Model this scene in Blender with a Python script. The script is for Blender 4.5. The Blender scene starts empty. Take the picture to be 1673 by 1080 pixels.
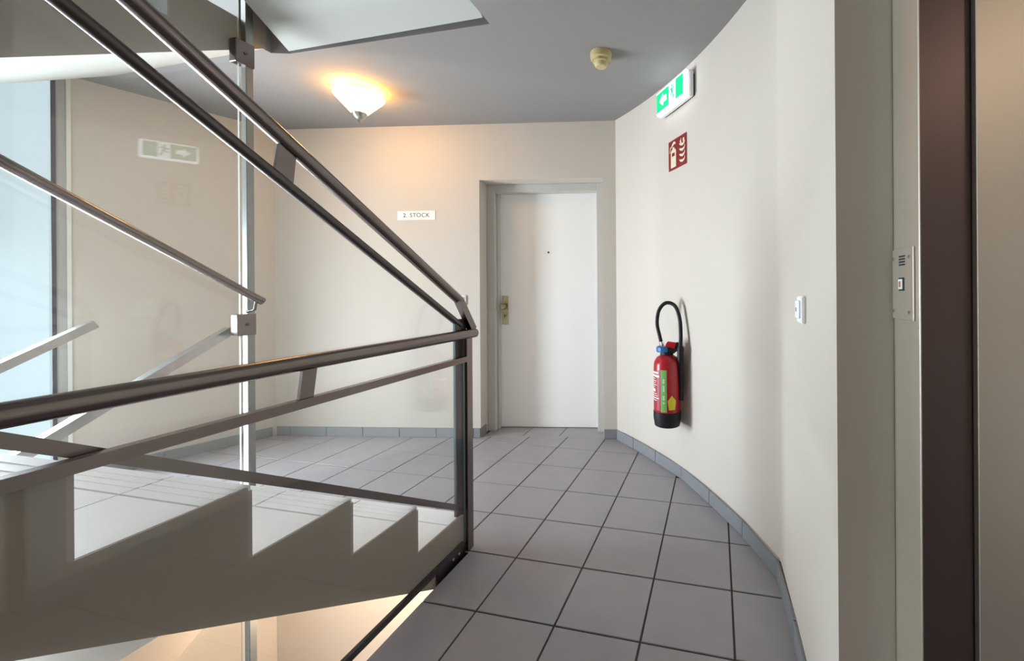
import bpy, bmesh, math, random
from mathutils import Vector, Matrix
random.seed(7)
SC = bpy.context.scene
COL = SC.collection

# ------------------------------------------------------------------ camera
EYE = Vector((0.8664, -1.6351, 1.1663))
YAW, ROLL = -0.2244, -0.0067
fw = Vector((math.sin(YAW), math.cos(YAW), 0)); rt = Vector((math.cos(YAW), -math.sin(YAW), 0)); up = Vector((0, 0, 1))
R = math.cos(ROLL) * rt + math.sin(ROLL) * up
U = -math.sin(ROLL) * rt + math.cos(ROLL) * up
cam_data = bpy.data.cameras.new('camera')
cam = bpy.data.objects.new('camera', cam_data); COL.objects.link(cam)
m = Matrix.Identity(4)
for i in range(3):
    m[i][0] = R[i]; m[i][1] = U[i]; m[i][2] = -fw[i]; m[i][3] = EYE[i]
cam.matrix_world = m
cam_data.sensor_width = 36.0; cam_data.sensor_fit = 'HORIZONTAL'
cam_data.lens = 36.0 * 665.8 / 1673.0
cam_data.shift_x = -(1019.27 - 836.5) / 1673.0
cam_data.shift_y = (475.36 - 540.0) / 1673.0
cam_data.clip_start = 0.02; cam_data.clip_end = 60
SC.camera = cam

# ------------------------------------------------------------------ world, light, exposure
W = bpy.data.worlds.new('world'); SC.world = W; W.use_nodes = True
bg = W.node_tree.nodes['Background']
bg.inputs['Color'].default_value = (0.80, 0.90, 1.0, 1); bg.inputs['Strength'].default_value = 0.6
SC.view_settings.view_transform = 'Standard'; SC.view_settings.look = 'None'
SC.view_settings.exposure = 0.0; SC.view_settings.gamma = 1.0
SC.view_settings.use_curve_mapping = False
SC.cycles.transparent_max_bounces = 24
SC.cycles.max_bounces = 12; SC.cycles.diffuse_bounces = 8
SC.cycles.sample_clamp_indirect = 6.0

def area(name, loc, direction, sx, sy, power, color):
    d = bpy.data.lights.new(name, 'AREA'); d.shape = 'RECTANGLE'; d.size = sx; d.size_y = sy
    d.energy = power; d.color = color
    d.spread = math.radians(140)
    o = bpy.data.objects.new(name, d); COL.objects.link(o)
    o.location = loc; o.rotation_euler = Vector(direction).to_track_quat('-Z', 'Y').to_euler()
    return o
# daylight through the stairwell facade, left of the frame
area('facade_daylight', (-3.50, -0.59, 0.42), (1, 0.04, -0.06), 0.95, 2.1, 220.0, (0.80, 0.90, 1.0))
area('facade_daylight_upper', (-3.50, -0.9, 4.0), (1, 0.10, -0.45), 1.4, 2.2, 45.0, (0.86, 0.92, 1.0))
def lamp_light(name, loc, power, radius=0.12):
    d = bpy.data.lights.new(name, 'POINT'); d.energy = power; d.color = (1.0, 0.73, 0.52); d.shadow_soft_size = radius
    o = bpy.data.objects.new(name, d); COL.objects.link(o); o.location = loc
lamp_light('lamp_storey_below', (-1.2, 0.4, 2.30 - 2.774), 135.0)       # the same ceiling lamp one storey down
lamp_light('lamp_corridor_rear', (2.1, -2.3, 2.25), 3.8)              # ceiling lamp behind the viewer

# ------------------------------------------------------------------ materials
MATS = {}
def mat(name, color, rough=0.6, metal=0.0, noise=0.0, nscale=8.0, bump=0.0, bscale=60.0, emit=None, estr=0.0, spec=0.5, stretch=None):
    if name in MATS: return MATS[name]
    mt = bpy.data.materials.new(name); mt.use_nodes = True
    nt = mt.node_tree; b = nt.nodes['Principled BSDF']
    b.inputs['Base Color'].default_value = (*color, 1)
    b.inputs['Roughness'].default_value = rough; b.inputs['Metallic'].default_value = metal
    b.inputs['Specular IOR Level'].default_value = spec
    tc = nt.nodes.new('ShaderNodeTexCoord')
    src = tc.outputs['Object']
    if stretch:
        mp = nt.nodes.new('ShaderNodeMapping'); mp.inputs['Scale'].default_value = stretch
        nt.links.new(src, mp.inputs['Vector']); src = mp.outputs['Vector']
    if noise:
        n = nt.nodes.new('ShaderNodeTexNoise'); n.inputs['Scale'].default_value = nscale; n.inputs['Detail'].default_value = 5
        nt.links.new(src, n.inputs['Vector'])
        mx = nt.nodes.new('ShaderNodeMix'); mx.data_type = 'RGBA'
        mx.inputs['A'].default_value = (*[c * (1 - noise) for c in color], 1)
        mx.inputs['B'].default_value = (*[min(1, c * (1 + noise)) for c in color], 1)
        nt.links.new(n.outputs['Fac'], mx.inputs['Factor'])
        nt.links.new(mx.outputs['Result'], b.inputs['Base Color'])
    if bump:
        n2 = nt.nodes.new('ShaderNodeTexNoise'); n2.inputs['Scale'].default_value = bscale; n2.inputs['Detail'].default_value = 3
        nt.links.new(src, n2.inputs['Vector'])
        bp = nt.nodes.new('ShaderNodeBump'); bp.inputs['Strength'].default_value = bump; bp.inputs['Distance'].default_value = 0.002
        nt.links.new(n2.outputs['Fac'], bp.inputs['Height']); nt.links.new(bp.outputs['Normal'], b.inputs['Normal'])
    if emit:
        b.inputs['Emission Color'].default_value = (*emit, 1); b.inputs['Emission Strength'].default_value = estr
    MATS[name] = mt
    return mt

def glass_mat(name, tint, rough=0.0):
    mt = bpy.data.materials.new(name); mt.use_nodes = True
    nt = mt.node_tree; nt.nodes.clear()
    out = nt.nodes.new('ShaderNodeOutputMaterial')
    tr = nt.nodes.new('ShaderNodeBsdfTransparent'); tr.inputs['Color'].default_value = (*tint, 1)
    gl = nt.nodes.new('ShaderNodeBsdfGlossy'); gl.inputs['Roughness'].default_value = rough
    fr = nt.nodes.new('ShaderNodeFresnel'); fr.inputs['IOR'].default_value = 1.5
    geo = nt.nodes.new('ShaderNodeNewGeometry')
    # both faces of the pane reflect as seen from the air side
    iv = nt.nodes.new('ShaderNodeMix'); iv.data_type = 'FLOAT'
    iv.inputs['A'].default_value = 1.5; iv.inputs['B'].default_value = 1 / 1.5
    nt.links.new(geo.outputs['Backfacing'], iv.inputs['Factor'])
    fr.inputs['IOR'].default_value = 1.5
    lw = nt.nodes.new('ShaderNodeLayerWeight'); lw.inputs['Blend'].default_value = 0.5
    # Schlick from facing: F = 0.04 + 0.96 * facing^5
    pw = nt.nodes.new('ShaderNodeMath'); pw.operation = 'POWER'; pw.inputs[1].default_value = 5.0
    nt.links.new(lw.outputs['Facing'], pw.inputs[0])
    ma = nt.nodes.new('ShaderNodeMath'); ma.operation = 'MULTIPLY_ADD'; ma.inputs[1].default_value = 0.95; ma.inputs[2].default_value = 0.04
    nt.links.new(pw.outputs[0], ma.inputs[0])
    mx = nt.nodes.new('ShaderNodeMixShader')
    nt.links.new(ma.outputs[0], mx.inputs['Fac']); nt.links.new(tr.outputs[0], mx.inputs[1]); nt.links.new(gl.outputs[0], mx.inputs[2])
    nt.links.new(mx.outputs[0], out.inputs['Surface'])
    nt.nodes.remove(fr); nt.nodes.remove(geo); nt.nodes.remove(iv)
    MATS[name] = mt
    return mt

PLASTER = mat('wall_plaster', (0.595, 0.545, 0.48), 0.85, noise=0.025, nscale=2.5, bump=0.25, bscale=140)
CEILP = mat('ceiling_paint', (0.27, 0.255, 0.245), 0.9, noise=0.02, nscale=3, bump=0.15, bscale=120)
TEDGE = mat('tile_cut_edge', (0.40, 0.33, 0.30), 0.8)
CONC = mat('stringer_paint', (0.33, 0.285, 0.24), 0.75, noise=0.05, nscale=3, bump=0.15, bscale=50)
SOFF = mat('soffit_paint', (0.52, 0.52, 0.475), 0.85, noise=0.03, nscale=3)
GROUT = mat('grout', (0.065, 0.050, 0.048), 0.9, noise=0.15, nscale=20)
TILE = mat('floor_tile_glaze', (0.36, 0.345, 0.37), 0.42, noise=0.10, nscale=9, bump=0.12, bscale=70)
BASET = mat('baseboard_tile_glaze', (0.225, 0.235, 0.25), 0.45, noise=0.06, nscale=7)
TREAD = mat('tread_tile_glaze', (0.88, 0.885, 0.90), 0.4, noise=0.05, nscale=10, bump=0.1, bscale=60)
STEEL = mat('brushed_steel', (0.50, 0.48, 0.46), 0.28, 1.0, noise=0.10, nscale=6, bump=0.08, bscale=40, stretch=(1, 12, 12))
POSTM = mat('post_steel', (0.30, 0.31, 0.30), 0.42, 1.0, noise=0.06, nscale=12)
RAIL = mat('rail_steel', (0.20, 0.165, 0.155), 0.27, 1.0, noise=0.08, nscale=20)
DARKSTEEL = mat('dark_steel', (0.11, 0.095, 0.092), 0.38, 0.9, noise=0.1, nscale=20)
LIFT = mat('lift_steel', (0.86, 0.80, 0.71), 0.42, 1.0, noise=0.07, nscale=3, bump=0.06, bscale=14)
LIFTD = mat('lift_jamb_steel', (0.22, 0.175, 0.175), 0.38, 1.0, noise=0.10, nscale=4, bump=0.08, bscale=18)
CHROME = mat('bright_screw_metal', (0.85, 0.84, 0.82), 0.15, 1.0)
DOORP = mat('door_paint', (0.92, 0.905, 0.87), 0.45, noise=0.012, nscale=4)
FRAMEP = mat('door_frame_paint', (0.56, 0.54, 0.50), 0.5, noise=0.05, nscale=12)
BRASS = mat('aged_brass', (0.40, 0.33, 0.18), 0.35, 0.9, noise=0.1, nscale=40)
BLACK = mat('black_rubber', (0.012, 0.010, 0.014), 0.5, spec=0.3)
DARK = mat('dark_slot', (0.02, 0.018, 0.018), 0.7)
RED = mat('extinguisher_red', (0.42, 0.012, 0.022), 0.25)
LABELRED = mat('label_red', (0.36, 0.012, 0.03), 0.4)
GREENL = mat('label_green', (0.20, 0.45, 0.13), 0.4)
YEL = mat('label_yellow', (0.80, 0.66, 0.02), 0.4)
BLUE = mat('valve_blue', (0.02, 0.16, 0.42), 0.35)
WHITEP = mat('white_plastic', (0.86, 0.87, 0.86), 0.35)
PAPER = mat('sign_paper', (0.85, 0.85, 0.83), 0.5)
INK = mat('sign_ink', (0.05, 0.05, 0.05), 0.6)
SIGNRED = mat('fire_sign_red', (0.22, 0.008, 0.012), 0.45)
SIGNCREAM = mat('fire_sign_cream', (0.72, 0.68, 0.50), 0.5)
DETECT = mat('aged_detector_plastic', (0.55, 0.44, 0.22), 0.5, noise=0.05, nscale=30)
LAMPG = mat('lit_lamp_glass', (0.9, 0.7, 0.4), 0.3, emit=(1.0, 0.52, 0.13), estr=30.0)
EXW = mat('exit_lit_white', (0.9, 0.9, 0.9), 0.3, emit=(0.78, 0.87, 1.0), estr=3.4)
EXG = mat('exit_lit_green', (0.0, 0.4, 0.2), 0.3, emit=(0.0, 0.50, 0.14), estr=1.2)
FROST = mat('frosted_daylit_glass', (0.03, 0.035, 0.037), 0.9, emit=(0.66, 0.82, 0.88), estr=0.98, spec=0.0)
WFRAME = mat('window_frame_grey', (0.40, 0.39, 0.37), 0.5)
WFRAMEL = mat('window_frame_light', (0.72, 0.74, 0.68), 0.5)
GASKET = mat('window_gasket', (0.035, 0.035, 0.045), 0.6)
GLASS = glass_mat('guard_glass', (0.988, 0.992, 0.99))
GEDGE = mat('glass_cut_edge', (0.10, 0.17, 0.17), 0.25)
GEDGEL = mat('glass_cut_edge_bright', (0.62, 0.68, 0.62), 0.25)
LIFTB = mat('lift_button_amber', (0.42, 0.20, 0.12), 0.3)

# ------------------------------------------------------------------ mesh helpers
def link(name, bm, material, parent=None, smooth=False, recalc=True):
    if recalc: bmesh.ops.recalc_face_normals(bm, faces=bm.faces[:])
    me = bpy.data.meshes.new(name); bm.to_mesh(me); bm.free()
    mats = material if isinstance(material, (list, tuple)) else [material]
    for x in mats: me.materials.append(x)
    if smooth:
        me.shade_smooth()
        try: me.set_sharp_from_angle(angle=math.radians(38))
        except Exception: pass
    o = bpy.data.objects.new(name, me); COL.objects.link(o)
    if parent: o.parent = parent
    return o
def tag(o, label=None, cat=None, group=None, kind=None):
    if label: o['label'] = label
    if cat: o['category'] = cat
    if group: o['group'] = group
    if kind: o['kind'] = kind
    return o
def thing(name, label, cat, loc=(0, 0, 0), rotz=0.0, group=None):
    o = bpy.data.objects.new(name, None); COL.objects.link(o)
    o.empty_display_size = 0.1
    o.location = loc; o.rotation_euler = (0, 0, rotz)
    return tag(o, label, cat, group)
def struct_empty(name):
    o = bpy.data.objects.new(name, None); COL.objects.link(o); o['kind'] = 'structure'
    return o
def box(bm, a, b, mi=0):
    x0, y0, z0 = a; x1, y1, z1 = b
    v = [bm.verts.new(p) for p in [(x0, y0, z0), (x1, y0, z0), (x1, y1, z0), (x0, y1, z0), (x0, y0, z1), (x1, y0, z1), (x1, y1, z1), (x0, y1, z1)]]
    fs = []
    for f in ((0, 1, 2, 3), (4, 5, 6, 7), (0, 1, 5, 4), (1, 2, 6, 5), (2, 3, 7, 6), (3, 0, 4, 7)):
        q = bm.faces.new([v[i] for i in f]); q.material_index = mi; fs.append(q)
    return v
def bev(bm, w, seg=1):
    bmesh.ops.bevel(bm, geom=bm.edges[:] , offset=w, segments=seg, affect='EDGES', clamp_overlap=True)
def bbox(a, b, w=0.0, seg=1):
    bm = bmesh.new(); box(bm, a, b)
    if w: bev(bm, w, seg)
    return bm
def prism(bm, poly, lo, hi, axis='z', mi=0):
    def P(p, h):
        if axis == 'z': return (p[0], p[1], h)
        if axis == 'x': return (h, p[0], p[1])
        return (p[0], h, p[1])
    a = [bm.verts.new(P(p, lo)) for p in poly]; b = [bm.verts.new(P(p, hi)) for p in poly]
    n = len(poly)
    f = bm.faces.new(a); f.material_index = mi
    f = bm.faces.new(b); f.material_index = mi
    for i in range(n):
        f = bm.faces.new([a[i], a[(i + 1) % n], b[(i + 1) % n], b[i]]); f.material_index = mi
    return bm
def nprism(poly, lo, hi, axis='z'):
    return prism(bmesh.new(), poly, lo, hi, axis)
def tube(bm, pts, r, seg=14, cap=True):
    pts = [Vector(p) for p in pts]; rings = []
    for i, p in enumerate(pts):
        if i == 0: d = pts[1] - p
        elif i == len(pts) - 1: d = p - pts[i - 1]
        else: d = (p - pts[i - 1]).normalized() + (pts[i + 1] - p).normalized()
        d.normalize()
        a = Vector((0, 0, 1)) if abs(d.z) < 0.9 else Vector((0, 1, 0))
        if i and abs(d.dot(prev)) < 0.95: a = prev
        e1 = d.cross(a).normalized(); e2 = e1.cross(d).normalized(); prev = e2
        rr = r[i] if isinstance(r, (list, tuple)) else r
        rings.append([bm.verts.new(p + rr * (math.cos(2 * math.pi * k / seg) * e1 + math.sin(2 * math.pi * k / seg) * e2)) for k in range(seg)])
    for A, B in zip(rings, rings[1:]):
        for k in range(seg): bm.faces.new([A[k], A[(k + 1) % seg], B[(k + 1) % seg], B[k]])
    if cap: bm.faces.new(rings[0]); bm.faces.new(rings[-1])
    return bm
def smooth_path(ctrl, n=10):
    ctrl = [Vector(c) for c in ctrl]; out = []
    P = [ctrl[0] * 2 - ctrl[1]] + ctrl + [ctrl[-1] * 2 - ctrl[-2]]
    for i in range(1, len(P) - 2):
        for k in range(n):
            t = k / n
            out.append(0.5 * ((2 * P[i]) + (P[i + 1] - P[i - 1]) * t + (2 * P[i - 1] - 5 * P[i] + 4 * P[i + 1] - P[i + 2]) * t * t + (3 * P[i] - P[i - 1] - 3 * P[i + 1] + P[i + 2]) * t ** 3))
    out.append(ctrl[-1]); return out
def lathe(bm, prof, seg=32, center=(0, 0), cap=True):
    rings = []
    for r, z in prof:
        if r < 1e-5: rings.append([bm.verts.new((center[0], center[1], z))])
        else: rings.append([bm.verts.new((center[0] + r * math.cos(2 * math.pi * k / seg), center[1] + r * math.sin(2 * math.pi * k / seg), z)) for k in range(seg)])
    for A, B in zip(rings, rings[1:]):
        for k in range(seg):
            k2 = (k + 1) % seg
            if len(A) == 1 and len(B) == 1: continue
            if len(A) == 1: bm.faces.new([A[0], B[k], B[k2]])
            elif len(B) == 1: bm.faces.new([A[k], A[k2], B[0]])
            else: bm.faces.new([A[k], A[k2], B[k2], B[k]])
    if cap:
        for r_ in (rings[0], rings[-1]):
            if len(r_) > 2: bm.faces.new(r_)
    return bm
def bar(bm, p0, p1, w, h, side):
    """rectangular bar from p0 to p1; w across the direction side, h across the other one"""
    p0 = Vector(p0); p1 = Vector(p1); d = (p1 - p0).normalized(); s = Vector(side); s = (s - d * s.dot(d)).normalized(); t = d.cross(s)
    vs = []
    for p in (p0, p1):
        for a, b in ((-1, -1), (1, -1), (1, 1), (-1, 1)): vs.append(bm.verts.new(p + s * w / 2 * a + t * h / 2 * b))
    for f in ((0, 1, 2, 3), (4, 5, 6, 7), (0, 1, 5, 4), (1, 2, 6, 5), (2, 3, 7, 6), (3, 0, 4, 7)): bm.faces.new([vs[i] for i in f])
    return bm
def pane(poly, x0, x1, edge):
    """glass pane in the y-z plane; the cut edge is the second material"""
    bm = bmesh.new(); prism(bm, poly, x0, x1, 'x')
    bmesh.ops.recalc_face_normals(bm, faces=bm.faces[:])
    for f in bm.faces: f.material_index = 0 if abs(f.normal.x) > 0.5 else 1
    return bm

# ------------------------------------------------------------------ plan of the place
CX_, CY_, RAD = -2.255, -1.334, 3.665            # centre and radius of the curved wall
D = Vector((0.9846, 0.1749, 0)); N = Vector((-0.1749, 0.9846, 0)); O = Vector((-0.985, 1.2915, 0))
def bw(s, d=0.0, z=0.0): return O + D * s + N * d + Vector((0, 0, z))
def bp(s, d=0.0): p = bw(s, d); return (p.x, p.y)
def on_arc(deg, off=0.0):
    a = math.radians(deg); return (CX_ + (RAD - off) * math.cos(a), CY_ + (RAD - off) * math.sin(a))
ARC = [on_arc(50.1 - i * (50.1 - 23.4) / 40) for i in range(41)]
XS = -0.225                                       # edge of the corridor floor at the stairwell
XW = 1.116                                        # straight wall by the lift
LW0 = (-2.676, 0.991); LW1 = (-3.007, 0.055); LW2 = (-3.033, -0.018)
STEP, RISE, Y0 = 0.2837, 0.1734, -0.012
STOREY = 16 * RISE
T = 0.305
ZL, ZU = -STOREY, 5.4

# ---------------- walls
wall_back = struct_empty('wall_back')
bm = bmesh.new()
prism(bm, [bp(-1.717), bp(-0.0), bp(-0.0, 0.34), bp(-2.0, 0.34)], 0.0, 2.55)
prism(bm, [bp(0.99), bp(1.12), bp(1.25, 0.34), bp(0.99, 0.34)], 0.0, 2.55)
prism(bm, [bp(0), bp(0.99), bp(0.99, 0.34), bp(0, 0.34)], 2.062, 2.55)
link('plaster', bm, PLASTER, wall_back)
bm = bmesh.new(); prism(bm, [bp(-1.717), bp(1.12), bp(1.25, 0.34), bp(-2.0, 0.34)], ZL, -0.02)
link('plaster_below', bm, PLASTER, wall_back)
bm = bmesh.new(); prism(bm, [LW0, LW1, (LW1[0] - 0.3, LW1[1] + 0.1), (LW0[0] - 0.3, LW0[1] + 0.3)], ZL, 2.774)
tag(link('wall_left', bm, PLASTER), kind='structure')
bm = bmesh.new()
prism(bm, ARC + [(1.110, 0.10), (XW, -0.20), (XW + 0.002, -0.675), (1.228, -0.675), (1.228, -0.64), (1.5, -0.64), (1.5, 1.9), (0.05, 1.9)], 0.0, 2.55)
wr = link('wall_right', bm, PLASTER, smooth=False); tag(wr, kind='structure')
bm = bmesh.new(); box(bm, (2.3, -3.3, 0), (2.5, -0.5, 2.55)); box(bm, (1.24, -0.64, 0), (2.4, -0.5, 2.55)); box(bm, (1.228, -0.80, 2.232), (2.4, -0.64, 2.55))
tag(link('wall_right_near', bm, PLASTER), kind='structure')
bm = bmesh.new(); box(bm, (-0.45, -3.4, ZL), (2.5, -3.25, 2.55)); box(bm, (-0.40, -3.3, ZL), (-0.24, -2.03, 2.55)); box(bm, (-3.8, -3.5, ZL), (-0.24, -3.3, ZU))
tag(link('wall_rear', bm, PLASTER), kind='structure')
bm = bmesh.new(); box(bm, (-4.0, -3.5, ZU), (1.9, 2.2, ZU + 0.1)); box(bm, (-3.8, 0.19, 2.774), (0.2, 0.29, ZU)); box(bm, (-0.15, -3.3, 2.774), (-0.05, 0.29, ZU))
tag(link('wall_upper', bm, PLASTER), kind='structure')

# ---------------- ceiling slab and floor slab (same outline: an L round the stairwell)
def slab(z0, z1, front, left):
    bm = bmesh.new()
    prism(bm, [(-3.9, left - 0.2), (-2.77, left - 0.12), (-2.77, left), (-1.556, left), (-1.556, front - 0.03), (-1.456, front), (-0.235, front + 0.03), (-0.235, -3.3), (2.5, -3.3), (2.5, 2.2), (-3.9, 2.2)], z0, z1)
    return bm
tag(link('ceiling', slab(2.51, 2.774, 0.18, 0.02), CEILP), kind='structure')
floor = struct_empty('floor')
link('slab', slab(-0.264, -0.055, 0.18, 0.13), SOFF, floor)
OUT = [(2.3, -3.25), (XS, -3.25), (XS, Y0), (-1.456, Y0), (-1.456, 0.05), (-1.56, 0.05), (-1.56, Y0), (-3.03, Y0), LW1, LW0, bp(0.0), bp(0, 0.05), bp(0.99, 0.05), bp(0.99)] + ARC + \
      [(1.110, 0.10), (XW, -0.20), (XW + 0.002, -0.675), (1.228, -0.675), (1.228, -0.787), (2.3, -0.787)]
bm = bmesh.new(); prism(bm, OUT, -0.055, -0.0035)
link('grout_bed', bm, GROUT, floor)
def clip(poly, x0, x1, y0, y1):
    def cut(poly, inside, inter):
        out = []
        for i in range(len(poly)):
            a, b = poly[i - 1], poly[i]
            ia, ib = inside(a), inside(b)
            if ib:
                if not ia: out.append(inter(a, b))
                out.append(b)
            elif ia: out.append(inter(a, b))
        return out
    def ix(v): return lambda a, b: (v, a[1] + (b[1] - a[1]) * (v - a[0]) / (b[0] - a[0]))
    def iy(v): return lambda a, b: (a[0] + (b[0] - a[0]) * (v - a[1]) / (b[1] - a[1]), v)
    for f, g in ((lambda p: p[0] >= x0, ix(x0)), (lambda p: p[0] <= x1, ix(x1)), (lambda p: p[1] >= y0, iy(y0)), (lambda p: p[1] <= y1, iy(y1))):
        if len(poly) < 3: return []
        poly = cut(poly, f, g)
    q = []
    for p in poly:
        if not q or (abs(p[0] - q[-1][0]) + abs(p[1] - q[-1][1])) > 1e-4: q.append(p)
    if len(q) > 1 and abs(q[0][0] - q[-1][0]) + abs(q[0][1] - q[-1][1]) < 1e-4: q.pop()
    return q
def parea(p): return 0.5 * sum(p[i - 1][0] * p[i][1] - p[i][0] * p[i - 1][1] for i in range(len(p)))
G = 0.0036
def tile_mesh(poly, z0, z1, c=0.0015):
    """tile with a softly broken top edge"""
    bm = bmesh.new(); n = len(poly)
    cx = sum(p[0] for p in poly) / n; cy = sum(p[1] for p in poly) / n
    def ins(p):
        d = math.hypot(p[0] - cx, p[1] - cy); k = max(0, 1 - c * 1.4 / d) if d > 1e-6 else 1
        return (cx + (p[0] - cx) * k, cy + (p[1] - cy) * k)
    a = [bm.verts.new((*p, z0)) for p in poly]; b = [bm.verts.new((*p, z1 - c)) for p in poly]; t = [bm.verts.new((*ins(p), z1)) for p in poly]
    for A, B in ((a, b), (b, t)):
        for i in range(n): bm.faces.new([A[i], A[(i + 1) % n], B[(i + 1) % n], B[i]])
    bm.faces.new(t)
    return bm
for i in range(-11, 8):
    for j in range(-11, 6):
        q = clip(OUT, i * T + G, (i + 1) * T - G, j * T + G, (j + 1) * T - G)
        if len(q) < 3 or abs(parea(q)) < 0.0006: continue
        link('tile', tile_mesh(q, -0.02, random.uniform(-0.0004, 0.0004)), TILE, floor)
# threshold tiles inside the door recess
th = [(0.0, 0.045), (0.325, 0.360), (0.622, 0.652), (0.99, 0.99)]
for k in range(3):
    g = 0.003
    q = [bp(th[k][0] + g, 0.028 if k == 0 else 0.0 + 0.03), bp(th[k + 1][0] - g, 0.03), bp(th[k + 1][1] - g, 0.27), bp(th[k][1] + g, 0.27)]
    link('tile', tile_mesh(q, -0.02, 0.001), TILE, floor)
bm = bmesh.new(); prism(bm, [bp(0, 0.02), bp(0.99, 0.02), bp(0.99, 0.33), bp(0, 0.33)], -0.05, -0.0035)
link('threshold_bed', bm, GROUT, floor)
# half landings and the floor of the storey below
bm = bmesh.new()
yh = Y0 - 7 * STEP
box(bm, (-3.5, -3.3, 8 * RISE - 0.25), (-0.25, yh, 8 * RISE))
box(bm, (-3.5, -3.3, -8 * RISE - 0.25), (-0.25, yh, -8 * RISE))
box(bm, (-3.9, -3.3, ZL - 0.1), (1.9, 2.0, ZL))
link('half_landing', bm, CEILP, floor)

# ---------------- baseboards, tile by tile
base_r = struct_empty('baseboard_right')
bx = [(0.100, 1.474), (0.262, 1.322), (0.457, 1.120), (0.653, 0.905), (0.826, 0.640), (0.985, 0.372), (1.104, 0.105), (1.116, -0.20), (1.116, -0.50), (1.116, -0.672)]
def board(p, q, th=0.010, h=0.078, z=0.0, lip=0.004):
    p = Vector((*p, 0)); q = Vector((*q, 0)); d = (q - p).normalized(); n = Vector((d.y, -d.x, 0))   # n points to the wall side chosen by order
    a = p + d * 0.0012; b = q - d * 0.0012
    return [a, b, b + n * th, a + n * th]
def board_obj(p, q, side, parent, th=0.011, h=0.075):
    P = Vector((*p, 0)); Q = Vector((*q, 0)); d = (Q - P).normalized(); n = Vector((d.y, -d.x, 0)) * side
    a = P + d * 0.0022; b = Q - d * 0.0022
    bm = nprism([(a.x, a.y), (b.x, b.y), (b.x + n.x * th, b.y + n.y * th), (a.x + n.x * th, a.y + n.y * th)], 0.001, h)
    bev(bm, 0.0012)
    return link('baseboard_tile', bm, BASET, parent)
for p, q in zip(bx, bx[1:]): board_obj(p, q, 1, base_r)
# mortar wedge behind the straight tiles of the curved wall
bm = bmesh.new(); prism(bm, [(p[0] + 0.002, p[1] + 0.002) for p in bx[:7]] + [(p[0] + 0.02, p[1] + 0.02) for p in reversed(ARC[::4])], 0.0, 0.072)
link('mortar', bm, PLASTER, base_r)
base_b = struct_empty('baseboard_back')
ss = [-1.70, -1.58, -1.275, -0.97, -0.665, -0.36, -0.055, 0.0]
for a, b in zip(ss, ss[1:]): board_obj(bp(a), bp(b), 1, base_b)
board_obj(bp(0.992), bp(1.10), 1, base_b)
bm = nprism([bp(0.0, 0.0), bp(0.011, 0.0), bp(0.011, 0.10), bp(0.0, 0.10)], 0.001, 0.075); link('baseboard_tile', bm, BASET, base_b)
base_l = struct_empty('baseboard_left')
lw = [Vector((*LW0, 0)).lerp(Vector((*LW1, 0)), t) for t in (0.02, 0.30, 0.62, 0.95)]
for a, b in zip(lw, lw[1:]): board_obj((a.x, a.y), (b.x, b.y), -1, base_l)

# ---------------- door in the back wall
door = struct_empty('door_1')
def dbox(s0, s1, d0, d1, z0, z1, w=0.0):
    bm = bmesh.new(); prism(bm, [bp(s0, d0), bp(s1, d0), bp(s1, d1), bp(s0, d1)], z0, z1)
    if w: bev(bm, w)
    return bm
leaf = link('door_leaf', dbox(0.078, 0.925, 0.245, 0.29, 0.006, 2.012, 0.002), DOORP, door)
# pressed steel frame: face, rebate and rear lining
for nm, s0, s1, z0, z1, w in (('frame_post', 0.0, 0.066, 0.0, 2.062, 0), ('frame_post', 0.925, 0.99, 0.0, 2.062, 0), ('frame_head', 0.066, 0.925, 1.998, 2.062, 0)):
    bm = dbox(s0, s1, 0.15, 0.20, z0, z1, 0.003); link(nm, bm, FRAMEP, door)
link('frame_rebate', dbox(0.066, 0.080, 0.20, 0.244, 0.0, 2.0, 0.001), FRAMEP, door)
link('frame_rebate', dbox(0.918, 0.925, 0.20, 0.244, 0.0, 2.0, 0.001), FRAMEP, door)
link('frame_rebate', dbox(0.08, 0.918, 0.20, 0.244, 2.0, 2.012, 0.001), FRAMEP, door)
link('frame_lining', dbox(0.0, 0.99, 0.292, 0.335, 0.0, 2.062), FRAMEP, door)
bm = dbox(0.0, 0.066, 0.20, 0.292, 0, 2.062); prism(bm, [bp(0.93, 0.2), bp(0.99, 0.2), bp(0.99, 0.292), bp(0.93, 0.292)], 0, 2.062); prism(bm, [bp(0.066, 0.2), bp(0.93, 0.2), bp(0.93, 0.292), bp(0.066, 0.292)], 2.014, 2.062)
link('frame_box', bm, FRAMEP, door)
lk = link('lock_plate', dbox(0.098, 0.150, 0.236, 0.2455, 0.885, 1.128, 0.003), BRASS, door); lk['label'] = 'aged brass lock plate'
def lathe_n(prof, s, d, z):
    """lathe about the wall normal; profile (r, distance out of the wall)"""
    bm = bmesh.new(); lathe(bm, prof, 20)
    M = Matrix.Translation(bw(s, d, z)) @ Matrix((( D.x, 0, -N.x, 0), (D.y, 0, -N.y, 0), (0, 1, 0, 0), (0, 0, 0, 1)))
    bmesh.ops.transform(bm, matrix=M, verts=bm.verts[:]); return bm
link('door_knob', lathe_n([(0.012, 0), (0.012, 0.02), (0.024, 0.026), (0.027, 0.04), (0.022, 0.052), (0.0, 0.056)], 0.118, 0.236, 1.040), BRASS, lk, smooth=True)
link('lock_cylinder', lathe_n([(0.018, 0), (0.018, 0.008), (0.015, 0.011), (0.0, 0.012)], 0.122, 0.236, 0.975), BRASS, lk, smooth=True)
link('keyhole', dbox(0.119, 0.126, 0.222, 0.228, 0.948, 0.975), DARK, lk)
link('peephole', lathe_n([(0.008, 0), (0.008, 0.003), (0.004, 0.004), (0.0, 0.0045)], 0.50, 0.245, 1.50), DARK, door, smooth=True)
for z in (0.35, 1.15, 1.75):
    pass

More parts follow.
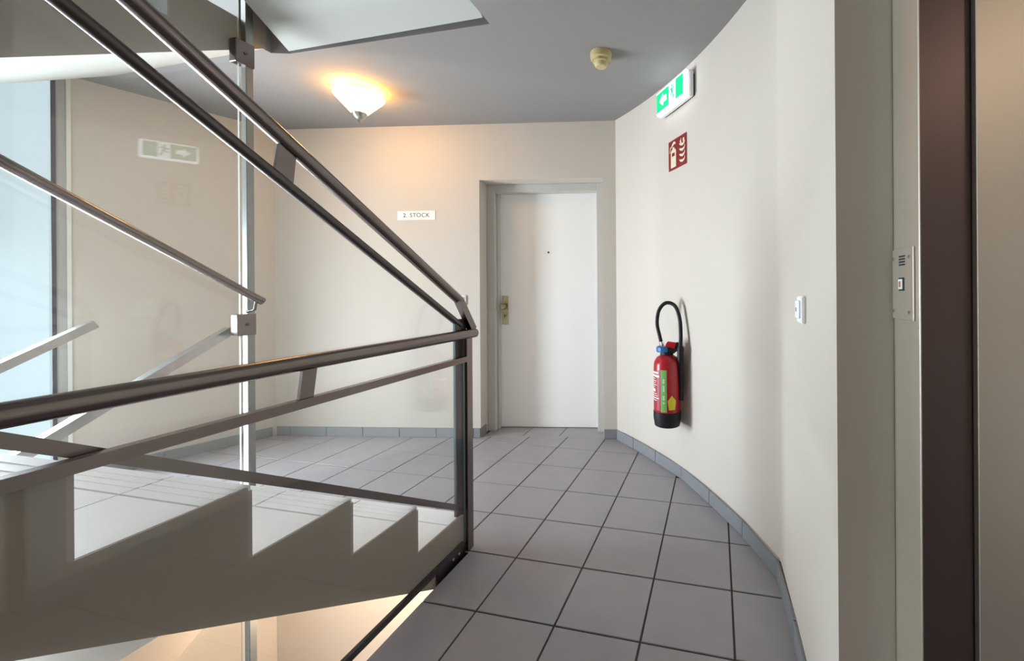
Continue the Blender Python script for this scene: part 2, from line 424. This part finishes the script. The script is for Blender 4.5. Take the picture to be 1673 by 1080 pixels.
# ---------------- windows of the stairwell
def plan_box(p, q, th, z0, z1, out=1):
    P = Vector((*p, 0)); Q = Vector((*q, 0)); d = (Q - P).normalized(); n = Vector((d.y, -d.x, 0)) * out
    return nprism([(P.x, P.y), (Q.x, Q.y), (Q.x + n.x * th, Q.y + n.y * th), (P.x + n.x * th, P.y + n.y * th)], z0, z1)
win = struct_empty('window_1')
fdir = (Vector((*LW1, 0)) - Vector((*LW0, 0))).normalized()
def fp(t, off=0.0):
    p = Vector((*LW1, 0)) + fdir * t; n = Vector((-fdir.y, fdir.x, 0)); p = p + n * off; return (p.x, p.y)
def frame_piece(nm, t0, t1, off, mt):
    a, b, c, d_ = fp(t0, -0.05), fp(t1, -0.05), fp(t1, off), fp(t0, off)
    link(nm, nprism([a, b, c, d_], ZL, 2.51), mt, win)
frame_piece('frame_cover_strip', 0.0, 0.017, 0.012, WFRAMEL)
frame_piece('frame_post', 0.017, 0.055, 0.004, WFRAME)
frame_piece('gasket', 0.055, 0.072, 0.012, GASKET)
pw0 = fp(0.070, -0.012); pw1 = (-3.62, -0.112)
link('pane', plan_box(pw0, pw1, 0.012, ZL, 2.505, -1), FROST, win)
win2 = struct_empty('window_2')
for k in range(3):
    a, b = -0.112 - k * 1.06, -0.112 - (k + 1) * 1.06
    link('pane', bbox((-3.645, b + 0.03, ZL), (-3.62, a - 0.03, ZU)), FROST, win2)
    link('mullion', bbox((-3.66, b - 0.03, ZL), (-3.59, b + 0.03, ZU)), WFRAME, win2)

# ------------------------------------------------------------------ stair flights
XA0, XA1 = -1.456, -0.25
XB0, XB1 = -2.76, -1.55
TT = 0.009
def flight(root, x0, x1, zbase, away, bottom, exposed):
    """away=False: rises towards -y (A). away=True: rises towards +y (B). zbase is the level at the foot of A / the head of B"""
    pts = []
    if not away:
        pts.append((0.17, zbase - 0.056)); pts.append((Y0 - TT, zbase - 0.056)); pts.append((Y0 - TT, zbase + RISE - TT))
        for k in range(1, 8):
            pts.append((Y0 - k * STEP - TT, zbase + k * RISE - TT)); pts.append((Y0 - k * STEP - TT, zbase + (k + 1) * RISE - TT))
        pts[-1] = (Y0 - 7 * STEP - TT, zbase + 8 * RISE - TT)
        ye = Y0 - 7 * STEP - 0.02
        pts += [(ye, zbase + 8 * RISE - TT), (ye, bottom(ye)), (0.17, bottom(0.17))]
    else:
        ztop = zbase
        pts.append((0.12, ztop - 0.056)); pts.append((Y0, ztop - 0.056))
        for k in range(0, 8):
            y = Y0 - k * STEP
            pts.append((y + TT, ztop - k * RISE - TT if k else ztop - 0.056)); pts.append((y + TT, ztop - (k + 1) * RISE - TT))
        ye = Y0 - 7 * STEP - 0.02
        pts += [(ye, ztop - 8 * RISE - TT), (ye, bottom(ye)), (0.12, bottom(0.12))]
        q = []
        for p in pts:
            if not q or abs(p[0] - q[-1][0]) + abs(p[1] - q[-1][1]) > 1e-4: q.append(p)
        pts = q
    bm = bmesh.new(); prism(bm, pts, x0, x1 - 0.006, 'x')
    ck = []
    tops = sorted(set(round(p[1], 5) for p in pts))
    for i, p in enumerate(pts):
        steps_ = abs(((p[1] + TT - zbase) / RISE) - round((p[1] + TT - zbase) / RISE)) < 1e-3
        ck.append((p[0], p[1] + TT - 0.0006) if steps_ else p)
    prism(bm, ck, x1 - 0.006, x1, 'x')
    bmesh.ops.recalc_face_normals(bm, faces=bm.faces[:])
    for f in bm.faces: f.material_index = 1 if f.normal.z < -0.5 else 0
    link('stringer', bm, [CONC, SOFF], root, recalc=False)
    # tiles: nosing, tread and riser, shared meshes
    if x1 > -1: xs = [x1, x1 - 0.262, x1 - 0.567, x1 - 0.872, x0]
    else: xs = [x1, x1 - 0.305, x1 - 0.61, x1 - 0.915, x0]
    g = 0.003
    for k in range(1, 8):
        if not away: yf = Y0 - (k - 1) * STEP; z = zbase + k * RISE; sgn = -1
        else: yf = Y0 - k * STEP; z = zbase - k * RISE; sgn = -1
        for a, b in zip(xs, xs[1:]):
            if not away:
                y_nose, y_mid, y_back = yf + 0.004, yf - 0.10, yf - STEP + 0.0005
            else:
                # rises to +y: the nosing is at the -y end of the tread
                y_nose, y_mid, y_back = yf - STEP + 0.0 - 0.004, yf - STEP + 0.10, yf - 0.0005
            lo, hi = min(y_nose, y_mid), max(y_nose, y_mid)
            nb = bmesh.new(); box(nb, (b + g, lo + g, z - TT), (a - (g if a != x1 else 0.0065), hi - g, z))
            # anti-slip ribs
            for r_ in range(3):
                yy = y_nose + (y_mid - y_nose) * (0.25 + 0.22 * r_)
                box(nb, (b + g, yy - 0.003, z - 0.001), (a - (g if a != x1 else 0.0065), yy + 0.003, z + 0.0012))
            link('nosing_tile', nb, TREAD, root)
            lo, hi = min(y_mid, y_back), max(y_mid, y_back)
            link('tread_tile', bbox((b + g, lo + g, z - TT), (a - (g if a != x1 else 0.0065), hi - g, z)), TREAD, root)
    for k in range(0, 8):
        if not away: y = Y0 - k * STEP; z0, z1 = zbase + k * RISE, zbase + (k + 1) * RISE - TT; ya, yb = y - TT, y
        else: y = Y0 - k * STEP; z0, z1 = zbase - (k + 1) * RISE, zbase - k * RISE - TT; ya, yb = y, y + TT
        for a, b in zip(xs, xs[1:]):
            rbm = bbox((b + g, ya, z0 + 0.0005), (a - (g if a != x1 else 0.0), yb, z1 - 0.0005))
            bmesh.ops.recalc_face_normals(rbm, faces=rbm.faces[:])
            for f in rbm.faces: f.material_index = 1 if abs(f.normal.x) > 0.5 else 0
            link('riser_tile', rbm, [TREAD, TEDGE], root)

flA = thing('stair_flight', 'grey stair flight with pale tiled treads rising left from the landing post', 'stairs', (-0.85, Y0, 0), group=None)
flB = thing('stair_flight', 'overhead stair flight at the upper left, seen from below behind the glass', 'stairs', (-2.1, Y0, STOREY))
flC = thing('stair_flight', 'stair flight coming up from below behind the tall glass partition', 'stairs', (-2.1, Y0, 0))
flD = thing('stair_flight', 'stair flight above the ceiling opening, only its pale underside visible', 'stairs', (-0.85, Y0, STOREY))
def rel(root, fn):
    before = set(bpy.data.objects); fn()
    off = Vector(root.location)
    for o in set(bpy.data.objects) - before:
        if o.parent is root: o.matrix_parent_inverse = Matrix.Translation(-off)
botA = lambda y: 0.304 + 0.60 * (-0.764 - y)
rel(flA, lambda: flight(flA, XA0, XA1, 0.0, False, botA, True))
rel(flD, lambda: flight(flD, XA0, XA1, STOREY, False, lambda y: botA(y) + STOREY, False))
botB = lambda y: 2.443 + 0.615 * y
rel(flB, lambda: flight(flB, XB0, XB1, STOREY, True, botB, True))
rel(flC, lambda: flight(flC, XB0, XB1, 0.0, True, lambda y: botB(y) - STOREY, True))

# ------------------------------------------------------------------ balustrades
# landing guard: level steel rail on a post, with a glass pane along the floor edge
XG = -0.236
lg = thing('landing_balustrade', 'level steel and glass balustrade along the landing edge, in the foreground', 'railing', (XG, 0, 0))
YE = -1.93
def lg_parts():
    hr = link('handrail', tube(bmesh.new(), [(XG, 0.062, 0.976), (XG, -0.3, 0.976), (XG, YE, 0.976)], 0.0215, 20), RAIL, lg, smooth=True)
    link('mid_rail', bar(bmesh.new(), (XG, -0.012, 0.866), (XG, YE, 0.866), 0.024, 0.024, (1, 0, 0)), RAIL, lg)
    link('bottom_rail', bar(bmesh.new(), (XG - 0.004, -0.03, 0.047), (XG - 0.004, YE, 0.047), 0.014, 0.022, (1, 0, 0)), DARKSTEEL, lg)
    pm = bbox((XG - 0.007, -0.008, -0.05), (XG + 0.007, 0.034, 0.97), 0.0015); link('post', pm, RAIL, lg)
    for y in (-0.735, -1.45):
        link('rail_bracket', nprism([(y - 0.026, 0.874), (y + 0.014, 0.874), (y + 0.026, 0.96), (y - 0.014, 0.96)], XG - 0.005, XG + 0.005, 'x'), RAIL, lg)
    link('glass_pane', pane([(-0.022, 0.056), (YE, 0.056), (YE, 0.856), (-0.022, 0.856)], XG - 0.005, XG + 0.003, 1), [GLASS, GEDGE], lg)
    link('end_post', bbox((XG - 0.007, YE - 0.03, -0.05), (XG + 0.007, YE + 0.01, 0.97), 0.0015), RAIL, lg)
rel(lg, lg_parts)

# sloping guard on the rising flight
XB = -0.263
sg = thing('stair_balustrade', 'sloping steel and glass balustrade rising steeply to the upper left', 'railing', (XB, 0, 0))
def zbot(y): return 0.202 + 0.6126 * (-0.0266 - y)
def zmid(y): return 1.0216 + 0.584 * (-0.0175 - y)
def zhand(y): return 1.131 + 0.592 * (-0.0165 - y)
def sg_parts():
    YT = -1.93
    path = smooth_path([(XB, YT, zhand(YT)), (XB, -0.9, zhand(-0.9)), (XB, -0.05, zhand(-0.05)), (XB + 0.001, -0.012, zhand(-0.012) - 0.004), (XB + 0.012, 0.022, 1.055), (XG, 0.052, 0.984)], 8)
    link('handrail', tube(bmesh.new(), [(XB, YT, zhand(YT)), (XB, -0.9, zhand(-0.9)), (XB, -0.012, zhand(-0.012))], 0.0205, 20), RAIL, sg, smooth=True)
    link('rail_link', bar(bmesh.new(), (XB + 0.003, -0.022, zhand(-0.012) + 0.004), (XG - 0.004, 0.050, 0.992), 0.026, 0.036, (1, 0, 0)), RAIL, sg)
    link('mid_rail', tube(bmesh.new(), [(XB, -0.012, zmid(-0.012)), (XB, -0.9, zmid(-0.9)), (XB, YT, zmid(YT))], 0.0145, 16), DARKSTEEL, sg, smooth=True)
    link('bottom_rail', bar(bmesh.new(), (XB, -0.02, zbot(-0.02)), (XB, YT, zbot(YT)), 0.022, 0.024, (1, 0, 0)), RAIL, sg)
    link('post', bbox((XB - 0.008, -0.050, -0.04), (XB + 0.008, 0.026, 1.045), 0.0015), DARKSTEEL, sg)
    for y in (-0.775, -1.5):
        link('rail_bracket', nprism([(y - 0.022, zmid(y) + 0.028), (y + 0.024, zmid(y) - 0.0), (y + 0.034, zhand(y) - 0.022), (y - 0.008, zhand(y))], XB - 0.005, XB + 0.005, 'x'), RAIL, sg)
    link('glass_pane', pane([(-0.052, zbot(-0.052) + 0.011), (YT, zbot(YT) + 0.011), (YT, zmid(YT) - 0.012), (-0.052, zmid(-0.052) - 0.012)], XB - 0.005, XB + 0.005, 1), [GLASS, GEDGE], sg)
    fl = link('dark_plate', bbox((XA1 + 0.0005, -0.20, -0.05), (XA1 + 0.0075, 0.03, 0.035), 0.001), DARKSTEEL, sg)  # dark plate over the low stringer face, carries the bolts
    for y in (-0.06, -0.10):
        b = tube(bmesh.new(), [(XA1 + 0.007, y, 0.022), (XA1 + 0.011, y, 0.022)], 0.006, 10); link('bolt', b, CHROME, fl)
rel(sg, sg_parts)

# tall glass partition between the two flights
XP = -1.52
gp = thing('glass_partition', 'tall clear glass partition on a slim full-height steel post beyond the stairs', 'partition', (XP, 0, ZL))
def gp_parts():
    link('glass_pane', pane([(-0.036, ZL + 0.05), (-3.2, ZL + 0.05), (-3.2, ZU - 0.05), (-0.036, ZU - 0.05)], XP - 0.005, XP + 0.005, 1), [GLASS, GEDGEL], gp)
    link('post', bbox((XP - 0.017, -0.012, ZL), (XP + 0.017, 0.024, ZU), 0.002), POSTM, gp)
    for z0, z1 in ((0.950, 1.060), (2.345, 2.465)):
        c = bbox((XP - 0.022, -0.062, z0), (XP + 0.024, 0.026, z1), 0.003)
        cl = link('glass_clamp', c, RAIL, gp)
        link('clamp_screw', tube(bmesh.new(), [(XP + 0.023, -0.018, (z0 + z1) / 2), (XP + 0.028, -0.018, (z0 + z1) / 2)], 0.007, 12), DARKSTEEL, cl)
rel(gp, gp_parts)
XH = -1.445
hr = thing('wall_handrail', 'dark round handrail sloping down to the right across the glass, ending by the slim post', 'handrail', (XH, 0, 1.13))
def hr_parts():
    f = lambda y: 1.128 + 0.611 * (0.012 - y)
    link('rail', tube(bmesh.new(), [(XH, 0.018, f(0.018)), (XH, -0.9, f(-0.9)), (XH, -1.95, f(-1.95))], 0.0195, 18), RAIL, hr, smooth=True)
    for y in (-0.012, -0.95, -1.85):
        link('rail_bracket', tube(bmesh.new(), [(XH, y, f(y) - 0.015), (XH - 0.01, y, f(y) - 0.06), (XP + 0.012, y, f(y) - 0.07)], 0.007, 10), RAIL, hr)
rel(hr, hr_parts)
h2 = thing('stair_handrail', 'bright flat handrail behind the glass ending at the lower clamp of the slim post', 'handrail', (-1.60, -0.05, 0.98))
def h2_parts():
    f = lambda y: 0.975 + 0.60 * (y + 0.03)
    link('rail', bar(bmesh.new(), (-1.60, -0.03, f(-0.03)), (-1.60, -1.9, f(-1.9)), 0.045, 0.040, (1, 0, 0)), STEEL, h2)
    link('rail_bracket', bar(bmesh.new(), (-1.60, -0.02, 0.965), (XP - 0.022, -0.02, 0.965), 0.03, 0.012, (0, 1, 0)), STEEL, h2)
rel(h2, h2_parts)
h3 = thing('stair_handrail', 'short bright handrail end in front of the frosted window at the left edge', 'handrail', (-2.68, -0.03, 0.99))
def h3_parts():
    f = lambda y: 0.985 + 0.60 * (y + 0.02)
    link('rail', bar(bmesh.new(), (-2.68, -0.005, f(-0.005)), (-2.68, -1.9, f(-1.9)), 0.05, 0.045, (1, 0, 0)), STEEL, h3)
    link('baluster', bar(bmesh.new(), (-2.68, -1.85, f(-1.85)), (-2.68, -1.85, f(-1.85) - 0.98), 0.012, 0.04, (1, 0, 0)), STEEL, h3)
rel(h3, h3_parts)

# ------------------------------------------------------------------ lift entrance
lift = thing('elevator_entrance', 'brushed stainless steel elevator entrance with sliding door at the right edge', 'elevator', (1.75, -0.73, 0))
def lift_parts():
    XF = 1.228
    link('frame_face', bbox((XF, -0.787, 0.0), (XF + 0.004, -0.6755, 2.2), 0.0015), LIFT, lift)
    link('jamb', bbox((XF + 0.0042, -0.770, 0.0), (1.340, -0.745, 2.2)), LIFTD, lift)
    link('door_panel', bbox((1.319, -0.7875, 0.005), (1.76, -0.772, 2.195), 0.001), LIFT, lift)
    link('door_panel', bbox((1.765, -0.7875, 0.005), (2.20, -0.772, 2.195), 0.001), LIFT, lift)
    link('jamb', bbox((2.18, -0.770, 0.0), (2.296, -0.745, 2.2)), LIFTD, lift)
    link('frame_head', bbox((XF, -0.787, 2.2), (2.296, -0.6755, 2.23)), LIFT, lift)
    cp = link('call_panel', bbox((XF - 0.004, -0.772, 1.106), (XF - 0.0003, -0.681, 1.247), 0.0008), LIFT, lift)
    cp['label'] = 'call plate with one lit button'
    for y in (-0.690, -0.760):
        for z in (1.122, 1.228):
            link('screw', tube(bmesh.new(), [(XF - 0.0035, y, z), (XF - 0.0065, y, z)], 0.0035, 10), CHROME, cp)
    link('button_surround', bbox((XF - 0.0055, -0.736, 1.163), (XF - 0.0037, -0.713, 1.189), 0.0006), DARK, cp)
    link('button', bbox((XF - 0.0075, -0.733, 1.166), (XF - 0.005, -0.716, 1.186), 0.0008), WHITEP, cp)
    link('button_lens', bbox((XF - 0.0085, -0.728, 1.170), (XF - 0.0070, -0.721, 1.182), 0.0005), LIFTB, cp)
    for q in range(4):
        z = 1.213 + q * 0.0055
        link('speaker_slot', bbox((XF - 0.0048, -0.739, z), (XF - 0.0037, -0.713, z + 0.003)), DARK, cp)
rel(lift, lift_parts)

# ------------------------------------------------------------------ ceiling lamps
def ceiling_lamp(loc, label):
    t = thing('ceiling_lamp', label, 'lamp', loc)
    bm = bmesh.new(); lathe(bm, [(0.07, 0.0), (0.07, -0.03), (0.02, -0.045), (0.012, -0.165)], 24); link('ceiling_mount', bm, CHROME, t, smooth=True)
    bm = bmesh.new()
    lathe(bm, [(0.146, -0.046), (0.144, -0.056), (0.098, -0.106), (0.048, -0.160), (0.043, -0.157), (0.092, -0.103), (0.138, -0.054), (0.141, -0.046), (0.146, -0.046)], 40, cap=False)
    bmesh.ops.remove_doubles(bm, verts=bm.verts[:], dist=1e-5)
    link('glass_shade', bm, LAMPG, t, smooth=True)
    bm = bmesh.new(); lathe(bm, [(0.042, -0.154), (0.046, -0.162), (0.036, -0.182), (0.0, -0.228)], 24); link('finial', bm, STEEL, t, smooth=True)
    return t
ceiling_lamp((-1.425, 0.60, 2.51), 'lit cone-shaped glass ceiling lamp with a pointed steel tip')

# ------------------------------------------------------------------ smoke detector
sd = thing('smoke_detector', 'yellowed round smoke detector on the grey ceiling', 'detector', (0.236, 0.585, 2.51))
link('base', lathe(bmesh.new(), [(0.060, 0), (0.061, -0.012), (0.058, -0.034), (0.050, -0.040)], 32), DETECT, sd, smooth=True)
link('sensor_head', lathe(bmesh.new(), [(0.046, -0.038), (0.046, -0.052), (0.036, -0.058), (0.034, -0.072), (0.028, -0.078), (0.0, -0.079)], 32), DETECT, sd, smooth=True)
for k in range(6):
    a = 2 * math.pi * k / 6
    b = bbox((-0.004, -0.0015, -0.055), (0.004, 0.0015, -0.037)); bmesh.ops.transform(b, matrix=Matrix.Rotation(a, 4, 'Z') @ Matrix.Translation((0.0, 0.0475, 0)), verts=b.verts[:])
    link('vent_rib', b, DETECT, sd)

# ------------------------------------------------------------------ signs and fittings on the curved wall
def wall_frame(deg, z, off=0.0):
    """origin on the wall chord, local x = to the right seen from the room, y = into the wall, z up"""
    x, y = on_arc(deg, off); a = math.radians(deg)
    ex = Vector((math.sin(a), -math.cos(a), 0)); ey = Vector((math.cos(a), math.sin(a), 0))
    return (x, y, z), math.atan2(ex.y, ex.x)
def poly_plate(name, poly, y0, y1, material, parent):
    return link(name, nprism(poly, y0, y1, 'y'), material, parent)
def circ(cx, cz, r, n=14): return [(cx + r * math.cos(2 * math.pi * k / n), cz + r * math.sin(2 * math.pi * k / n)) for k in range(n)]

loc, rz = wall_frame(37.6, 2.368, 0.0)
ex = thing('exit_sign', 'lit green and white exit sign box with a left arrow, high on the curved wall', 'sign', loc, rz)
link('back_plate', bbox((-0.165, -0.012, -0.070), (0.168, 0.006, 0.060), 0.003), DARKSTEEL, ex)
link('housing', bbox((-0.178, -0.044, -0.075), (0.172, -0.010, 0.078), 0.006, 2), WHITEP, ex, smooth=True)
link('diffuser', bbox((-0.176, -0.066, -0.073), (0.168, -0.043, 0.078), 0.008, 2), EXW, ex, smooth=True)
yf = -0.0665
poly_plate('green_panel', [(-0.166, -0.056), (0.142, -0.056), (0.142, 0.064), (-0.166, 0.064)], yf - 0.001, yf, EXG, ex)
yp = yf - 0.002
poly_plate('pictogram_field', [(-0.012, -0.056), (0.060, -0.056), (0.060, 0.064), (-0.012, 0.064)], yp - 0.0005, yp + 0.0009, EXW, ex)
poly_plate('arrow', [(-0.130, 0.005), (-0.085, 0.042), (-0.085, 0.022), (-0.045, 0.022), (-0.045, -0.012), (-0.085, -0.012), (-0.085, -0.032)], yp - 0.0005, yp + 0.0009, EXW, ex)
bm = bmesh.new()
for pl in (circ(0.022, 0.044, 0.009, 12), [(0.006, 0.030), (0.030, 0.033), (0.034, 0.010), (0.022, 0.006), (0.014, 0.012)],
           [(0.016, 0.010), (0.028, 0.008), (0.018, -0.012), (-0.004, -0.012), (-0.004, -0.004), (0.010, -0.004)],
           [(0.022, 0.010), (0.034, 0.008), (0.040, -0.018), (0.052, -0.040), (0.042, -0.042), (0.030, -0.020)],
           [(0.006, 0.030), (0.010, 0.024), (-0.002, 0.014), (-0.010, 0.020), (-0.006, 0.024)],
           [(0.030, 0.032), (0.044, 0.018), (0.054, 0.024), (0.052, 0.030), (0.045, 0.026), (0.034, 0.036)]):
    prism(bm, pl, yp - 0.0012, yp - 0.0004, 'y')
link('running_figure', bm, EXG, ex)

loc, rz = wall_frame(37.95, 2.026, 0.0035)
fs = thing('fire_sign', 'square red sign with cream extinguisher and flames, above the extinguisher', 'sign', loc, rz)
link('plate', bbox((-0.102, -0.0015, -0.094), (0.102, 0.001, 0.094)), SIGNRED, fs)
bm = bmesh.new()
for pl in ([(-0.074, -0.080), (-0.014, -0.080), (-0.014, 0.022), (-0.024, 0.034), (-0.064, 0.034), (-0.074, 0.022)],
           [(-0.054, 0.034), (-0.034, 0.034), (-0.034, 0.048), (-0.054, 0.048)],
           [(-0.064, 0.050), (-0.030, 0.066), (-0.018, 0.060), (-0.022, 0.076), (-0.040, 0.082), (-0.062, 0.066)],
           [(-0.090, 0.020), (-0.084, 0.020), (-0.076, 0.046), (-0.058, 0.054), (-0.058, 0.062), (-0.080, 0.054)]):
    prism(bm, pl, -0.0024, -0.0014, 'y')
link('extinguisher_symbol', bm, SIGNCREAM, fs)
link('symbol_label', bbox((-0.060, -0.0030, -0.010), (-0.028, -0.0023, 0.012)), SIGNRED, fs)
bm = bmesh.new()
for z in (-0.070, -0.036, -0.002, 0.030):
    s = 1.0 if z < 0.02 else 0.85
    prism(bm, [(0.022, z + 0.020), (0.034, z + 0.004), (0.058, z - 0.004), (0.080, z + 0.006), (0.086, z + 0.020), (0.078, z + 0.034 * s), (0.080, z + 0.018), (0.060, z + 0.012), (0.040, z + 0.016)], -0.0024, -0.0014, 'y')
prism(bm, [(0.030, 0.058), (0.048, 0.036), (0.056, 0.040), (0.044, 0.058), (0.046, 0.078)], -0.0024, -0.0014, 'y')
prism(bm, [(0.062, 0.070), (0.066, 0.048), (0.080, 0.040), (0.078, 0.058), (0.080, 0.072)], -0.0024, -0.0014, 'y')
link('flames_symbol', bm, SIGNCREAM, fs)

# fire extinguisher
EXC = Vector((0.566, 0.846, 0.348))
fe = thing('fire_extinguisher', 'red fire extinguisher with black base and looped black hose hanging on the curved wall', 'fire extinguisher', EXC)
RB = 0.081
link('cylinder', lathe(bmesh.new(), [(RB - 0.004, 0.060), (RB, 0.066), (RB, 0.365), (RB - 0.004, 0.388), (RB - 0.018, 0.412), (RB - 0.042, 0.428), (0.030, 0.433), (0.030, 0.440)], 40), RED, fe, smooth=True)
link('foot_ring', lathe(bmesh.new(), [(RB - 0.010, 0.0), (RB - 0.004, 0.004), (RB + 0.003, 0.050), (RB + 0.003, 0.088), (RB - 0.002, 0.092)], 40), BLACK, fe, smooth=True)
link('valve_collar', lathe(bmesh.new(), [(0.036, 0.425), (0.040, 0.430), (0.040, 0.446), (0.032, 0.450)], 28), BLACK, fe, smooth=True)
vb = bmesh.new(); lathe(vb, [(0.040, 0.446), (0.042, 0.452), (0.042, 0.474), (0.034, 0.480), (0.0, 0.481)], 14)
bmesh.ops.translate(vb, verts=vb.verts[:], vec=(-0.022, -0.006, 0)); link('valve_head', vb, BLUE, fe, smooth=False)
link('valve_body', bbox((-0.02, -0.03, 0.44), (0.055, 0.03, 0.478), 0.006, 2), BLACK, fe)
link('lever', nprism([(-0.005, 0.480), (0.058, 0.470), (0.066, 0.505), (0.010, 0.512), (0.0, 0.500)], -0.034, -0.012, 'y'), RED, fe)
link('carry_handle', nprism([(0.030, 0.448), (0.074, 0.455), (0.076, 0.502), (0.062, 0.508), (0.052, 0.47)], -0.034, 0.0, 'y'), BLACK, fe)
hp = smooth_path([(-0.030, 0.012, 0.476), (-0.046, 0.020, 0.54), (-0.062, 0.024, 0.62), (-0.048, 0.024, 0.700), (-0.004, 0.020, 0.743), (0.050, 0.010, 0.725), (0.080, -0.006, 0.65), (0.088, -0.026, 0.56), (0.086, -0.038, 0.48)], 8)
link('hose', tube(bmesh.new(), hp, 0.0115, 14), BLACK, fe, smooth=True)
link('hose_fitting', tube(bmesh.new(), [(-0.024, 0.010, 0.470), (-0.034, 0.014, 0.505)], 0.0135, 14), CHROME, fe)
link('nozzle', tube(bmesh.new(), [(0.086, -0.038, 0.49), (0.086, -0.038, 0.47), (0.084, -0.030, 0.36), (0.086, -0.020, 0.25), (0.084, -0.016, 0.16)], [0.013, 0.020, 0.019, 0.017, 0.016], 16), BLACK, fe, smooth=True)
link('wall_bracket', bbox((0.02, 0.062, 0.30), (0.05, 0.100, 0.40)), BLACK, fe)
def curved(name, a0, a1, z0, z1, r, material, parent, n=10):
    """patch on the cylinder; angle 0 looks towards -y, positive to +x"""
    bm = bmesh.new(); rows = []
    for k in range(n + 1):
        a = math.radians(a0 + (a1 - a0) * k / n)
        rows.append([bm.verts.new((rr * math.sin(a), -rr * math.cos(a), z)) for rr, z in ((r, z0), (r, z1), (r - 0.0012, z1), (r - 0.0012, z0))])
    for A, B in zip(rows, rows[1:]):
        for i in range(4): bm.faces.new([A[i], B[i], B[(i + 1) % 4], A[(i + 1) % 4]])
    bm.faces.new(rows[0]); bm.faces.new(rows[-1])
    return link(name, bm, material, parent)
lb = curved('label', -95, -20, 0.105, 0.345, RB + 0.0008, LABELRED, fe, 16)
st = curved('green_stripe', -20, 6, 0.098, 0.347, RB + 0.0010, GREENL, fe, 8)
random.seed(3)
z = 0.332
for k, (a, b, h) in enumerate([(-70, -32, 0.010), (-82, -28, 0.012), (-80, -50, 0.005), (-80, -44, 0.004), (-80, -48, 0.004), (-80, -42, 0.004), (-80, -52, 0.004), (-80, -50, 0.018), (-80, -40, 0.004), (-80, -36, 0.004), (-80, -30, 0.006), (-80, -42, 0.004)]):
    curved('print_line', a, b, z - h, z, RB + 0.0018, PAPER, lb, 5); z -= h + 0.0085
bm = bmesh.new()
for zz, h in ((0.270, 0.030), (0.222, 0.038), (0.172, 0.034), (0.150, 0.010)):
    for q in range(int(h / 0.009)):
        a0 = math.radians(-11); a1 = math.radians(-3); r = RB + 0.0018; z0 = zz + q * 0.009
        vs = [bm.verts.new((r * math.sin(a), -r * math.cos(a), z_)) for a, z_ in ((a0, z0), (a1, z0), (a1, z0 + 0.005), (a0, z0 + 0.005))]; bm.faces.new(vs)
link('stripe_print', bm, PAPER, st)
bm = bmesh.new(); vs = []
for ang, zz in ((9, 0.165), (27, 0.198), (46, 0.165), (41, 0.112), (14, 0.112)):
    a = math.radians(ang); vs.append((a, zz))
cA = sum(v[0] for v in vs) / 5; cZ = sum(v[1] for v in vs) / 5
def onc(a, z_, r=RB + 0.0014): return bm.verts.new((r * math.sin(a), -r * math.cos(a), z_))
c0 = onc(cA, cZ); ring = []
for i in range(5):
    for k in range(3):
        t = k / 3; ring.append(onc(vs[i][0] + (vs[(i + 1) % 5][0] - vs[i][0]) * t, vs[i][1] + (vs[(i + 1) % 5][1] - vs[i][1]) * t))
for i in range(15): bm.faces.new([c0, ring[i], ring[(i + 1) % 15]])
link('inspection_tag', bm, YEL, fe)

# wall switch by the lift
sw = thing('light_switch', 'white rocker light switch on the straight wall beside the elevator', 'switch', (XW, -0.333, 1.107))
link('plate', bbox((-0.010, -0.041, -0.040), (0.002, 0.041, 0.040), 0.003, 2), WHITEP, sw, smooth=True)
rk = link('rocker', bbox((-0.0165, -0.016, -0.026), (-0.009, 0.034, 0.027), 0.002), WHITEP, sw)
link('indicator', bbox((-0.0172, 0.012, -0.006), (-0.0160, 0.020, 0.006)), DARK, rk)
# small switch on the back wall behind the post
p = bw(-0.150, 0.0, 1.10)
s2 = thing('light_switch', 'small white light switch on the back wall just left of the door', 'switch', p, math.atan2(D.y, D.x))
link('plate', bbox((-0.04, -0.010, -0.04), (0.04, 0.002, 0.04), 0.003, 2), WHITEP, s2, smooth=True)
link('rocker', bbox((-0.026, -0.015, -0.028), (0.026, -0.009, 0.028), 0.002), WHITEP, s2)

# floor number sign
p = bw(-0.517, 0.0, 1.787)
ns = thing('floor_sign', 'small white sign lettered with the floor number on the back wall', 'sign', p, math.atan2(D.y, D.x))
link('plate', bbox((-0.156, -0.003, -0.036), (0.156, 0.001, 0.036)), PAPER, ns)
cu = bpy.data.curves.new('lettering', 'FONT'); cu.body = '2. STOCK'; cu.size = 0.047; cu.align_x = 'CENTER'; cu.align_y = 'CENTER'; cu.extrude = 0.0004; cu.space_character = 1.12
to = bpy.data.objects.new('tmp', cu); COL.objects.link(to)
bpy.context.view_layer.update()
me = bpy.data.meshes.new_from_object(to.evaluated_get(bpy.context.evaluated_depsgraph_get()))
bpy.data.objects.remove(to); me.materials.clear(); me.materials.append(INK)
lt = bpy.data.objects.new('lettering', me); COL.objects.link(lt); lt.parent = ns
lt.rotation_euler = (math.pi / 2, 0, 0); lt.location = (0, -0.0036, 0); lt['kind'] = 'stuff'
